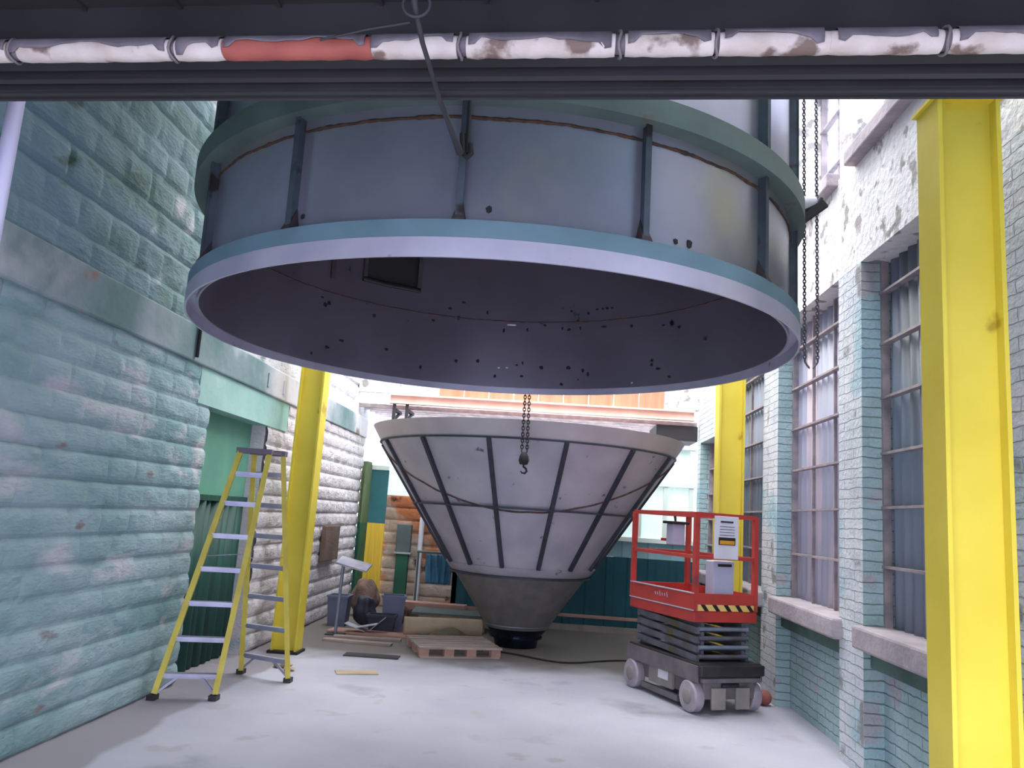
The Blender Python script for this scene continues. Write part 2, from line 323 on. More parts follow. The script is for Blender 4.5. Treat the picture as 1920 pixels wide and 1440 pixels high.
# ------------------------------------------------------------------ left doorway door
dr=MB().box(XL-.26,XL-.20,D0,D1,1.72,DH).build('door_1',M['green_l']);struct(dr,'green door behind the ladder, pale upper panel','door')
b=MB();N=60;vs=[];fs=[]
for i in range(N+1):
    y=D0+(D1-D0)*i/N; x=XL-.19+.03*math.sin(i*1.05)+.012*math.sin(i*.41)
    vs+= [(x,y,.01),(x,y,1.74),(x-.03,y,1.74),(x-.03,y,.01)]
for i in range(N):
    a=4*i
    for k in range(4): fs.append((a+k,a+(k+1)%4,a+4+(k+1)%4,a+4+k))
b.add(vs,fs,True);b.build('curtain_panel',M['green_d'],dr)['label']='dark green corrugated lower panel'
MB().box(XL-.20,XL-.15,D0,D1,1.70,1.76).build('door_rail',M['green_d'],dr)

# ------------------------------------------------------------------ right wall: brick pilasters, bays, sills, windows
wr=MB()
pil=[(2.75,4.42),(6.38,6.89),(8.71,9.31),(11.2,11.75),(13.15,13.4)]
wr.use(M['brick'])
for a,b_ in pil: wr.box(XR,XR+.6,a+.012,b_,0,3.99)
wr.use(M['brick_teal'])
for a,b_ in pil: wr.box(XR,XR+.6,a,a+.012,0,3.99)  # thin teal slab on the near face of each pilaster
bays=[(4.42,6.38,3.99),(6.89,8.71,3.99),(9.31,11.2,3.99),(11.75,13.15,3.13)]
wr.use(M['brick_teal'])
for i,(a,b_,t) in enumerate(bays):
    wr.box(XR+.15,XR+.6,a,b_,0,.93)
wr.use(M['brick']);
wr.box(XR,XR+.6,11.75,13.15,3.13,3.99)
wr.use(M['render']); wr.box(XR,XR+.6,2.75,13.4,3.99,4.93)
for a,b_ in [(2.75,4.9),(6.55,6.85),(8.2,8.6),(10.1,10.5),(12.6,13.4)]: wr.box(XR,XR+.6,a,b_,4.93,6.6)
wr.box(XR,XR+.6,2.75,13.4,6.6,7.4)

wr=wr.build('wall_right');struct(wr,'right wall of whitewashed brick pilasters and window bays','wall')
for i,(a,b_,t) in enumerate(bays):
    # dark green strip under each sill
    ms=MB().box(XR+.05,XR+.16,a+.002,b_-.002,.80,.93);ms=ms.build('trim_%d'%(i+3),M['moss']);struct(ms,'dark green strip under the sill of bay','trim')
n_tr=7
def window(n,a,b_,z0,z1,bars,m,sill=True,hole=False,xp=.17):
    x=XR+xp
    w=bpy.data.objects.new('window_%d'%n,None);C.objects.link(w);w.location=(x,(a+b_)/2,z0);struct(w,'factory window of steel bars and corrugated sheet','window')
    cy=(a+b_)/2
    # corrugated sheet
    b=MB();N=int((b_-a)/.02);vs=[];fs=[]
    for i in range(N+1):
        y=a+(b_-a)*i/N-cy; xx=.05+.016*math.sin((y)*2*PI/.155)
        vs+=[(xx,y,0),(xx,y,z1-z0),(xx+.012,y,z1-z0),(xx+.012,y,0)]
    for i in range(N):
        k=4*i
        zc=0
        for q in range(4): fs.append((k+q,k+(q+1)%4,k+4+(q+1)%4,k+4+q))
    b.add(vs,fs,True).build('corrugated_sheet',m,w)
    for z in bars:
        MB().box(-.03,.03,a-cy,b_-cy,z-z0-.010,z-z0+.010).build('glazing_bar',M['frame'],w)
    for y in (a-cy+.015,b_-cy-.015):
        MB().box(-.02,.04,y-.015,y+.015,0,z1-z0).build('window_frame',M['frame'],w)
    nm=3 if b_-a>1.2 else 2
    for k in range(1,nm):
        y=a-cy+(b_-a)*k/nm; MB().box(-.0,.03,y-.008,y+.008,0,z1-z0).build('mullion',M['frame'],w)
    if sill:
        s=MB().box(-.25,.12,a-cy-.06,b_-cy+.04,-.17,.0,bev=.02).build('window_sill',M['sill'],w);s['label']='thick worn pinkish concrete sill'
        s.location.x=.0
    if hole:
        pass
    return w
window(1,4.42,6.38,1.10,3.99,[1.55,2.0,2.42,2.86,3.3,3.72],M['glazing_dark'])
window(2,6.89,8.71,1.10,3.99,[1.55,2.0,2.42,2.86,3.3,3.72],M['glazing'])
window(3,9.31,11.2,1.10,3.99,[1.55,2.0,2.42,2.86,3.3,3.72],M['glazing_dark'])
window(4,11.75,13.15,1.10,3.13,[1.5,1.9,2.3,2.7],M['glazing'])
hp=MB().add([(XR+.155,4.75,3.99),(XR+.155,5.3,3.99),(XR+.155,5.35,3.75),(XR+.155,5.0,3.35),(XR+.155,4.75,3.3),(XR+.165,4.75,3.99),(XR+.165,5.3,3.99),(XR+.165,5.35,3.75),(XR+.165,5.0,3.35),(XR+.165,4.75,3.3)],[(0,1,2,3,4),(5,6,7,8,9),(0,1,6,5),(1,2,7,6),(2,3,8,7),(3,4,9,8),(4,0,5,9)]).build('patch_board',M['rust'])  # dark plate stands for a hole in the window sheet
tag(hp,'dark brown plate in place of a torn hole at the top of the nearest right window','board')
# clerestory windows above
for i,(a,b_) in enumerate([(4.9,6.55),(6.85,8.2),(8.6,10.1),(10.5,12.6)]):
    w_=window(5+i,a,b_,4.93,6.6,[5.5,6.05],M['clear'],sill=False,xp=.3);w_['label']='bright clerestory window high on the right wall'
    s=MB().box(XR-.10,XR+.3,a+.05,b_-.05,4.87,5.0,bev=.015).build('trim_%d'%n_tr,M['sill']);struct(s,'projecting concrete ledge under a clerestory window','trim');n_tr+=1

# ------------------------------------------------------------------ back wall (sheet metal) and what lies beyond
YB=13.4
wb=MB();wb.use(M['teal_sheet'])
def corr(b,x0,x1,y,z0,z1,pitch=.2,amp=.02,th=.02):
    N=int((x1-x0)/.025);vs=[];fs=[]
    for i in range(N+1):
        x=x0+(x1-x0)*i/N; ph=(x/pitch)%1; d=amp if ph<.28 else (0 if ph>.4 else amp*(1-(ph-.28)/.12))
        vs+=[(x,y-d,z0),(x,y-d,z1),(x,y-d+th,z1),(x,y-d+th,z0)]
    for i in range(N):
        k=4*i
        for q in range(4): fs.append((k+q,k+(q+1)%4,k+4+(q+1)%4,k+4+q))
    b.add(vs,fs)
corr(wb,-1.5,XR,YB,.02,1.2,pitch=.34)
wb.use(M['haze_sheet']);corr(wb,-1.5,XR,YB+.02,1.2,1.5,pitch=.42)
wb.use(M['mint_sheet']);corr(wb,-1.5,XR,YB+.03,1.5,3.05,pitch=.42,amp=.01)
wb.use(M['mint_stud'])
for z in (1.49,2.42,3.05): wb.box(-1.5,XR,YB-.05,YB+.03,z-.03,z+.04)
for x in [2.36,1.94,1.52,1.1,.68,.26]: wb.box(x-.035,x+.035,YB-.035,YB+.03,1.52,3.05)
wb.use(M['render']);wb.box(1.86,XR,YB-.02,YB+.1,3.69,7.4);wb.box(XL,-1.95,YB-.02,YB+.1,3.69,7.4)
wb.box(-1.95,1.86,YB+.02,YB+.1,4.7,7.4)
wb=wb.build('wall_back');struct(wb,'back wall of pale mint sheet above dark teal sheet','wall')
tr=MB().box(-1.4,XR,YB-.06,YB-.03,.20,.25).build('trim_30',M['pink']);struct(tr,'thin timber rail low on the teal back wall','trim')
bb=MB().box(-.9,XR,YB-.12,YB-.03,0,.09).build('baseboard_back',M['beige']);struct(bb,'pale kerb along the foot of the teal back wall','baseboard')
ob=MB()
for i in range(9):
    x=-1.95+i*.4234; ob.box(x+.006,x+.417,YB-.08,YB-.03,3.68,4.75)
ob=ob.build('boarding',M['orange']);tag(ob,'orange boarding high on back wall above the long beam','boards')
be=MB();be.box(-2.78,2.36,YB-.16,YB-.02,3.50,3.53);be.box(-2.78,2.36,YB-.09,YB-.06,3.53,3.64);be.box(-2.78,2.36,YB-.16,YB-.02,3.64,3.67)
tag(be.build('lintel_beam',M['orangeb']),'long orange primed beam spanning the back opening above the cone','beam')
rs=MB()
for k in range(11):
    y=YB+.15+k*.42; rs.box(XL,2.45,y,y+.36,3.52+.012*k,3.535+.012*k)
for k in range(10):
    y=YB+.12+k*.42; struct(MB().box(XL,2.45,y-.03,y+.03,3.44+.012*k,3.505+.012*k).build('trim_%d'%(40+k),M['frame']),'slim joist under the bright roof beyond the back wall','trim')
rs=rs.build('ceiling_back',M['trans']);struct(rs,'translucent white slatted roof beyond the back wall','ceiling')
for x_,lab in ((-2.72,'dark angle bracket under the far left end of the orange beam'),(-2.5,'dark angle bracket under the orange beam, second from its left end')):
    tag(MB().box(x_,x_+.05,YB-.02,YB+.5,3.38,3.43).box(x_,x_+.05,YB-.12,YB-.07,3.2,3.498).bar((x_+.025,YB-.09,3.22),(x_+.025,YB+.45,3.40),.04,.04).build('angle_bracket',M['dark2']),lab,'bracket')
sf=MB().box(1.75,2.44,YB-.02,YB+.9,3.17,3.42).build('duct_box',M['dark2']);tag(sf,'dark box under the right end of the long orange beam','box')
# beyond room end wall
wf=MB().box(XL,3,18.2,18.3,0,4.4).build('wall_far',M['mint_stud']);struct(wf,'white wall of the bright space beyond','wall')
# back left alcove at Y=14.6
YA=14.6
al=wall_grid('a',None,-2.95,-1.2,0,1.98,.03,.0247,lambda u,z,h:(u,YA-h,z),23,bh=.22)
al=al.build('wall_alcove',M['rustblock']);al.name='wall_back.001';struct(al,'rust stained block wall in the back left alcove','wall')
a2=MB();corr(a2,-3.35,-1.2,YA,1.98,3.4,pitch=.5,amp=.01);a2=a2.build('wall_back',M['mint_sheet']);a2.name='wall_back.002';struct(a2,'mint sheet wall above the rusty alcove blocks','wall')
# alcove side: return wall between alcove and sheet wall
rt=MB().box(-1.5,-1.42,YB,YA,0,3.0).build('wall_return',M['tealp']);rt.name='wall_back.003';struct(rt,'teal side of the back alcove','wall')
dd=bpy.data.objects.new('door_2',None);C.objects.link(dd);dd.location=(-3.12,YA-.05,0);struct(dd,'yellow and teal door at the back left','door')
MB().box(-.12,.19,-.05,0,0,1.46).build('lower_panel',M['yellow_door'],dd)['label']='yellow lower panel'
MB().box(-.12,.19,-.05,0,1.46,2.42).build('upper_panel',M['tealp'],dd)['label']='teal upper panel'
MB().box(-.15,-.12,-.5,0,1.46,2.5).build('door_jamb',M['olive'],dd)['label']='olive upper jamb'
MB().box(-.15,-.12,-.5,0,0,1.46).build('door_jamb',M['greenp'],dd)['label']='green lower jamb'
MB().box(-.12,.19,-.06,0,2.42,2.5).build('door_head',M['mint_stud'],dd)
j=MB();j.use(M['olive']).box(XL-.02,-3.27,14.25,YA-.02,1.46,2.55);j.use(M['greenp']).box(XL-.02,-3.27,14.25,YA-.02,0,1.46)
struct(j.build('trim_20'),'olive and green doorway reveal at the back left','trim')

# ------------------------------------------------------------------ header and low ceiling over the camera
AH=math.atan2(-.29,3.678)
hd=Matrix.Translation((-.208,2.604,0))@Matrix.Rotation(AH,4,'Z')
h=MB();h.use(M['dark']).box(-2.9,2.55,-.24,-.18,3.215,3.6,T=hd);h.box(-2.9,2.55,-.18,-.06,3.25,3.6,T=hd)
h.use(M['dark2']).box(-2.9,2.55,-.13,-.10,3.212,3.26,T=hd);h.use(M['dark']).box(-2.9,2.55,-.08,.0,3.20,3.7,T=hd);h.use(M['dark2']).box(-2.9,2.55,-.062,-.048,3.194,3.2,T=hd).box(-2.9,2.55,-.02,-.008,3.194,3.2,T=hd)
h=h.build('trim_21');struct(h,'dark steel door header beam across the top of the view','trim')
ce=MB();ce.box(-3.1,2.6,-2.2,-.20,3.42,3.5,T=hd)
for k in range(16):
    x=-2.95+k*.36; ce.box(x,x+.012,-2.2,-.2,3.405,3.42,T=hd)
ce=ce.build('ceiling',M['ceil']);struct(ce,'sooty dark ribbed ceiling above the camera','ceiling')
# added wall above header, out of view, keeps high front sky off the drum
# insulated pipe
pp=empty('insulated_pipe',tuple(hd@Vector((0,-.290,3.222))),'cream jacketed pipe with torn insulation running along the dark header beam','pipe',rotz=AH)
MB().tube([(-2.5,0,0),(2.3,0,0)],.030,14).build('pipe_core',M['greyj'],pp)
segs=[(-2.22,-1.96,'cream'),(-1.93,-1.72,'cream'),(-1.68,-1.12,'cream'),(-1.10,-.93,'cream'),(-.93,-.42,'redj'),(-.42,-.14,'cream'),(-.11,.36,'cream'),(.39,.66,'cream'),(.675,1.0,'cream'),(1.0,1.32,'cream'),(1.34,1.72,'cream'),(1.73,2.25,'cream')]
for a,b_,m in segs:
    N=max(4,int((b_-a)/.03));pts=[(a+(b_-a)*i/N,.0015*math.sin(i*2.1),-.002+.003*noise.noise(Vector((a*7+i*.5,0,0)))) for i in range(N+1)]
    rr=[.036*(.93 if i in (0,N) else 1+.05*noise.noise(Vector((i*.7+a*3,5,0)))) for i in range(N+1)]
    o=MB().tube(pts,rr,18).build('insulation_jacket',M[m],pp)
    if m=='redj':o['label']='red-brown jacket section'
def torn(x0,x1,seed,par):
    N=int((x1-x0)/.02);vs=[];fs=[];m_=7
    for i in range(N+1):
        x=x0+(x1-x0)*i/N
        e=118+58+44*noise.noise(Vector((x*5,seed,0)))+16*noise.noise(Vector((x*19,seed,2))); end=min(i,N-i)
        if end<2: e+=30
        for k in range(m_):
            t=math.radians(95+(e-95)*k/(m_-1)); vs.append((x,.0405*math.cos(t),.0405*math.sin(t)))
    for i in range(N):
        for k in range(m_-1): a=i*m_+k;fs.append((a,a+1,a+m_+1,a+m_))
    o=MB().add(vs,fs,True).build('torn_wrap',M['greyj'],par);md=o.modifiers.new('s','SOLIDIFY');md.thickness=.002;return o
for i,(a,b_) in enumerate([(-2.22,-1.95),(-1.94,-1.72),(-1.7,-1.13),(-1.09,-.94),(-.92,-.44),(-.42,-.15),(-.1,.35),(.4,.65),(.69,.98),(1.02,1.3),(1.36,1.7),(1.75,2.2)]): torn(a,b_,i*3.3,pp)
def strap(x,parent,r=.040):
    o=MB().tube([(x+.004*math.sin(t*3),r*math.cos(t),r*math.sin(t)) for t in [2*PI*k/16 for k in range(16)]],.005,6,closed=True).build('tie_wire',M['tie'],parent);return o
for x in (-1.95,-1.90,-1.70,-1.11,-.13,.375,.668,1.33,1.725): strap(x,pp)
MB().tube([(-1.93,-.03,-.02),(-1.90,-.035,-.05),(-1.86,-.03,-.055),(-1.80,-.03,-.085)],.005,6).build('tie_wire',M['tie'],pp)
wp=MB().tube([(-2.475,3.2,0.0),(-2.475,3.2,3.6)],.034,16).build('door_post',M['whitepole'])
tag(wp,'pale lilac white round post at the left edge of the opening','post')

# ------------------------------------------------------------------ cyclone drum
DC=(-.46,5.708,2.943); RD=2.05
dm=empty('cyclone_drum',DC,'huge grey steel cyclone drum hanging overhead with ribbed sides','drum')
dm.rotation_euler=(.003,-.008,0)
n=192
def part(b,name,m,par,label=None,split=35):
    o=b.build(name,m,par); smooth_split(o,split)
    if label:o['label']=label
    return o
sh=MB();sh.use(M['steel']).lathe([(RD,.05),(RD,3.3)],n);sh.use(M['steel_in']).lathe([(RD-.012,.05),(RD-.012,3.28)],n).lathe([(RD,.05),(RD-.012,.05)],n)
sh=sh.build('shell',None,dm)
LR=2.12
part(MB().lathe([(LR-.012,0),(LR,0),(LR,.10),(LR-.012,.10)],n,closed=True),'rim_lip',M['lip'],dm,'bare pale steel bottom lip')
part(MB().lathe([(RD-.005,.082),(LR-.012,.082),(LR-.012,.098),(RD-.005,.098)],n,closed=True),'rim_flange',M['lip'],dm)
part(MB().lathe([(LR-.012,.102),(LR-.003,.102),(LR-.003,.19),(LR-.012,.19)],n,closed=True).lathe([(RD,.102),(LR-.012,.102),(LR-.012,.114),(RD,.114)],n,closed=True),'rim_angle',M['ring'],dm,'blue-grey primed angle ring')
part(MB().lathe([(2.04,.81),(2.15,.81),(2.15,.822),(2.04,.822)],n,closed=True).lathe([(2.138,.822),(2.15,.822),(2.15,.93),(2.138,.93)],n,closed=True).lathe([(2.04,.93),(2.15,.93),(2.15,.945),(2.04,.945)],n,closed=True),'stiffener_ring',M['ring_up'],dm,'green-grey channel ring round the shell')
part(MB().lathe([(2.04,1.95),(2.15,1.95),(2.15,2.1),(2.04,2.1)],n,closed=True),'stiffener_ring',M['ring_up'],dm)
part(MB().lathe([(0.0,3.28),(RD,3.28),(RD,3.31),(0,3.31)],n),'lid',M['steel'],dm)
def wobble_ring(r,z,amp,rad,seed,N=360,a0=0,a1=360):
    pts=[]
    for i in range(N):
        t=math.radians(a0+(a1-a0)*i/N); k=noise.noise(Vector((math.cos(t)*7+seed,math.sin(t)*7,0)))+.6*noise.noise(Vector((math.cos(t)*30+seed,math.sin(t)*30,0)))
        pts.append((r*math.cos(t),r*math.sin(t),z+amp*k))
    return pts
N=540;pts=wobble_ring(RD+.002,.745,.008,0,2,N)
part(MB().tube(pts,[.007+.010*abs(noise.noise(Vector((i*.37,0,0)))) for i in range(N)],6,closed=True),'weld_seam',M['rust'],dm,'rusty brown weld seam')
pts=wobble_ring(RD-.013,.715,.004,0,9)
part(MB().tube(pts,.008,6,closed=True),'inner_weld_seam',M['rustc'],dm)
def rib_prism(b,ang,r0_,r1_,z0,z1,w):
    t=math.radians(ang); er=Vector((math.sin(t),-math.cos(t),0)); et=Vector((math.cos(t),math.sin(t),0))
    vs=[er*r+et*s+Vector((0,0,z)) for z in (z0,z1) for r in (r0_,r1_) for s in (-w,w)]
    b.add(vs,[(0,1,3,2),(4,6,7,5),(0,4,5,1),(2,3,7,6),(0,2,6,4),(1,5,7,3)])
for k in range(14):
    ang=-1.2+360/14*k
    b=MB();rib_prism(b,ang,RD-.004,2.105,.116,.81,.006);rib_prism(b,ang,2.099,2.106,.19,.81,.017);b.build('rib',M['rib'],dm)
    b=MB();rib_prism(b,ang,RD-.004,2.115,.945,1.95,.006);rib_prism(b,ang,2.108,2.115,.945,1.95,.018);b.build('rib',M['rib'],dm)
    g=MB();t=math.radians(ang);er=Vector((math.sin(t),-math.cos(t),0));et=Vector((math.cos(t),math.sin(t),0))
    p=er*(RD+.003);vs=[p+et*-.035+Vector((0,0,.19)),p+et*.035+Vector((0,0,.19)),p+et*.008+Vector((0,0,.32)),p+et*-.008+Vector((0,0,.32)),er*2.12+et*-.03+Vector((0,0,.19)),er*2.12+et*.03+Vector((0,0,.19))]
    g.add(vs,[(0,1,2,3),(0,4,5,1),(4,5,2,3),(0,3,4),(1,2,5)]);g.build('gusset',M['scorch'],dm)
def cyl_patch(b,r,a0,a1,z0,z1,th,n_=16):
    vs=[];fs=[]
    for i in range(n_+1):
        t=math.radians(a0+(a1-a0)*i/n_)
        for rr in (r,r-th):
            for z in (z0,z1): vs.append((rr*math.cos(t),rr*math.sin(t),z))
    for i in range(n_):
        k=4*i
        fs+=[(k,k+1,k+5,k+4),(k+2,k+3,k+7,k+6),(k,k+2,k+6,k+4),(k+1,k+3,k+7,k+5)]
    fs+=[(0,1,3,2),(4*n_,4*n_+1,4*n_+3,4*n_+2)]
    b.add(vs,fs,True)
RI=RD-.0125;HA0,HA1,HZ,HR=117.5,132.5,.95,142.3
CHALK=[(92.5,.234,.6),(90.2,.238,.7),(54.3,.084,.5),(88.7,.676,2.4)]
b=MB();cyl_patch(b,RI,HA0,HA1,HZ,1.95,.008);o=b.build('inlet_hatch',M['ceil'],dm);o['label']='dark rectangular inlet hatch seen inside'
b=MB();cyl_patch(b,RI,HA0-1,HA0,HZ-.03,1.95,.03);cyl_patch(b,RI,HA1,HA1+1,HZ-.03,1.95,.03);cyl_patch(b,RI,HA0-1,HA1+1,HZ-.04,HZ,.03);b.build('hatch_frame',M['liftdark'],dm)
b=MB();cyl_patch(b,RI,HR,HR+1,.85,1.95,.03);b.build('inner_rib',M['liftdark'],dm)
rnd=random.Random(4);K=[]
for k in range(46):
    a=rnd.uniform(42,150);z=rnd.choice([.12,.18,.24,.30,.62,.68,.80,.85])+rnd.uniform(-.03,.03);K.append((a,z))
for a,z in K:
    b=MB();wd=rnd.uniform(.5,1.5);hh=rnd.uniform(.012,.04)
    vs=[];m_=9
    for q in range(m_):
        tt=2*PI*q/m_;rr=.6+.5*rnd.random();aa=math.radians(a+wd*.5*rr*math.cos(tt));zz=z+hh*.6*rr*math.sin(tt);vs.append((RI*math.cos(aa),RI*math.sin(aa),zz))
    vs2=[(x*.998,y*.998,z_) for x,y,z_ in vs]
    b.add(vs+vs2,[list(range(m_)),list(range(m_,2*m_))]+[(q,(q+1)%m_,m_+(q+1)%m_,m_+q) for q in range(m_)]);b.build('scorch_mark',M['soot'],dm)
for a,z,wd in CHALK:
    b=MB();cyl_patch(b,RI,a,a+wd,z,z+.014,.004,3);b.build('chalk_mark',M['white'],dm)
for ang,z,s_ in ((-0.2+2.8,.27,.016),(30.5,.25,.014),(33,.25,.02),(-25.5,.27,.014)):
    t=math.radians(ang);er=Vector((math.sin(t),-math.cos(t),0));et=Vector((math.cos(t),math.sin(t),0));b=MB();vs=[]
    for q in range(9):
        tt=2*PI*q/9;rr=s_*(.7+.6*rnd.random());vs.append(er*(RD+.001)+et*rr*math.cos(tt)+Vector((0,0,z+rr*math.sin(tt))))
    b.add(vs+[v*1.0+er*.004 for v in vs],[list(range(9)),list(range(9,18))]+[(q,(q+1)%9,9+(q+1)%9,9+q) for q in range(9)]);b.build('scorch_mark',M['soot'],dm)
t=math.radians(75);er=Vector((math.sin(t),-math.cos(t),0))
b=MB();b.bar(er*2.13+Vector((0,0,.87)),er*2.28+Vector((0,0,.98)),.04,.05);b.build('lifting_lug',M['dark'],dm)

# ------------------------------------------------------------------ cone
CC=(-.33,11.35,0)
cn=empty('cyclone_cone',CC,'large grey steel cone hopper standing on its narrow end','cone')
pz=lambda z:.516+(z-.365)*(2.063-.516)/(2.652-.365)
part(MB().lathe([(pz(1.05),1.05),(pz(2.652),2.652)],144).lathe([(pz(1.05)-.012,1.05),(pz(2.652)-.012,2.652)],144),'cone_shell',M['cone'],cn)
part(MB().lathe([(2.063,2.652),(2.19,2.86),(2.178,2.86),(2.05,2.652)],144,closed=True),'rim_lip',M['cone_lip'],cn,'paler flared rim')
part(MB().lathe([(pz(2.64),2.64),(pz(2.64)+.03,2.64),(pz(2.64)+.03,2.66),(pz(2.64),2.66)],144,closed=True),'stiffener_ring',M['crib'],cn)
part(MB().lathe([(pz(1.84),1.83),(pz(1.84)+.05,1.83),(pz(1.84)+.05,1.855),(pz(1.84),1.855)],144,closed=True),'stiffener_ring',M['crib'],cn)
part(MB().lathe([(pz(1.10),1.10),(pz(1.10)+.03,1.09),(pz(.98)+.03,.99),(pz(.98),.98)],144,closed=True),'collar_band',M['cone'],cn)
part(MB().lathe([(pz(.98)+.0,.955),(pz(.98)+.045,.955),(pz(.98)+.045,.98),(pz(.98),.98)],144,closed=True),'stiffener_ring',M['crib'],cn)
part(MB().lathe([(pz(1.0)-.005,1.0),(.42,.25),(.41,.25),(pz(1.0)-.02,1.0)],96),'lower_cone',M['cone_low'],cn,'darker lower cone section')
part(MB().lathe([(.47,.295),(.475,.295),(.475,.302),(.47,.302)],96,closed=True),'wire_ring',M['galv'],cn)
part(MB().lathe([(.42,.25),(.36,.17),(.33,.17),(.33,.14),(.36,.14),(.36,.12),(.31,.12),(.29,.0),(.27,.0)],96),'outlet_neck',M['black'],cn,'glossy black outlet neck')
for k in range(14):
    t=math.radians(1.5+90/7*0-11.3-1.5+360/14*k)
    er=Vector((math.sin(t),-math.cos(t),0)); et=Vector((math.cos(t),math.sin(t),0)); b=MB()
    a=er*(pz(1.10)+.02)+Vector((0,0,1.10)); c_=er*(pz(2.64)+.02)+Vector((0,0,2.64))
    b.bar(a,c_,.05,.05,up=er);b.build('rib',M['crib'],cn)
def seam(N=240):
    pts=[]
    for i in range(N):
        t=2*PI*i/N; # sector seam scallops: low at the front
        z=1.80+.86*(1-abs(math.cos(t)))+.01*noise.noise(Vector((i*.2,0,0)))
        r=pz(z)+.008; pts.append((r*math.sin(t),-r*math.cos(t),z))
    return pts
part(MB().tube(seam(),.012,6,closed=True),'weld_seam',M['rustc'],cn,'rusty seam sagging lower at the front')
part(MB().tube([(.52*math.cos(t),.52*math.sin(t),.40) for t in [2*PI*i/60 for i in range(60)]],.004,5,closed=True),'wire_ring',M['galv'],cn)

# ------------------------------------------------------------------ chains, hook, sling
def chain(b,p0,p1,link=.045,r=.005):
    p0=Vector(p0);p1=Vector(p1);n_=int((p1-p0).length/(link*.72));d=(p1-p0).normalized()
    x=d.cross(Vector((0,1,0)) if abs(d.y)<.9 else Vector((1,0,0))).normalized();y=d.cross(x)
    for i in range(n_):
        c_=p0+(p1-p0)*(i+.5)/n_; s_=x if i%2 else y; pts=[]
        for k in range(10):
            t=2*PI*k/10; pts.append(c_+d*math.cos(t)*link*.5+s_*math.sin(t)*link*.3)
        b.tube(pts,r,5,closed=True)
    return b
hk=empty('chain_hoist',(-.30,9.08,2.38),'chain with dark hook block hanging in front of the cone','hoist')
b=MB();chain(b,(-.03,0,.10),(-.03,0,2.30),.05,.006);b.build('chain',M['soot'],hk)
b=MB();chain(b,(.03,0,.10),(-.01,0,2.30),.05,.006);b.build('chain',M['soot'],hk)
MB().lathe([(.0,-.05),(.045,-.045),(.06,0),(.05,.05),(.03,.09),(.0,.1)],20).build('hook_block',M['soot'],hk)
MB().tube([(0,0,-.04),(0,0,-.07),(.03,0,-.09),(.04,0,-.12),(.02,0,-.145),(-.015,0,-.14),(-.03,0,-.12)],[.012,.012,.013,.013,.012,.009,.006],8).build('hook',M['soot'],hk)
tag(MB().box(-3.1,2.4,9.55,9.8,4.62,4.9).box(-.45,-.15,9.0,9.55,4.7,4.86).build('crane_girder',M['yellow']),'yellow girder joining the two rear columns above the drum','girder')
ch=empty('hand_chain',(1.80,5.6,2.9),'hanging hoist chain loop beside the right edge of the drum','chain')
b=MB();chain(b,(-.045,0,.06),(-.07,0,3.2),.032,.005);b.build('chain_strand',M['chain'],ch)
b=MB();chain(b,(.045,.0,.06),(.02,0,3.2),.032,.005);b.build('chain_strand',M['chain'],ch)
b=MB();pts=[Vector((-.045+.09*i/6,0,.06-.05*math.sin(PI*i/6))) for i in range(7)]
for i in range(6): chain(b,pts[i],pts[i+1],.032,.005)
b.build('chain_strand',M['chain'],ch)
c2=empty('chain_clamp',(1.66,5.45,4.05),'white and black clamp where the chain meets the drum ring','clamp')
MB().tube([(0,0,0),(.05,0,.03),(.12,0,.05)],[.045,.05,.03],12).build('clamp_body',M['white'],c2)
MB().tube([(-.08,0,-.09),(.03,0,-.03),(.12,-.01,0),(.16,0,.07)],[.014,.02,.02,.012],10).build('clamp_arm',M['soot'],c2)
# overhead sling over the header
sl=empty('steel_sling',(-.49,3.52,3.45),'dark wire sling dropping from the ceiling to a hook on the drum','sling')
SL=[]
def at(x,y,Y):
    d=F+R_*((x-960)/FPX)-U_*((y-720)/FPX); return Vector((0,0,CH))+d*(Y/d.y)
for p in [(772,-30,2.02),(780,20,2.08),(792,80,2.16),(806,125,2.26),(824,187,2.46),(842,232,2.8),(862,285,3.45)]:
    SL.append(at(*p)-Vector((-.49,3.52,3.45)))
MB().tube(SL,[.012,.009,.008,.008,.009,.012,.018],8).build('sling_wire',M['dark2'],sl)
q=at(875,205,3.50)-Vector((-.49,3.52,3.45));q2=at(876,288,3.50)-Vector((-.49,3.52,3.45))
MB().tube([q+Vector((0,0,.6)),q2],.011,8).build('rod',M['soot'],sl)
MB().tube([q2+Vector((-.03,0,.1)),q2+Vector((-.02,0,0)),q2+Vector((0,0,-.02)),q2+Vector((.018,0,.0)),q2+Vector((.01,0,.05))],.014,8).build('hook',M['soot'],sl)
c0=SL[1]
MB().tube([c0+Vector((-.04*math.cos(t),0,.04*math.sin(t)+.02)) for t in [2*PI*i/16 for i in range(16)]],.005,6,closed=True).build('shackle',M['dark2'],sl)
b=MB().tube([at(600,75,2.28),at(690,55,2.26),at(770,42,2.22)],.004,5).build('slack_wire',M['dark2']);tag(b,'thin slack wire under the dark ceiling left of the sling','wire')

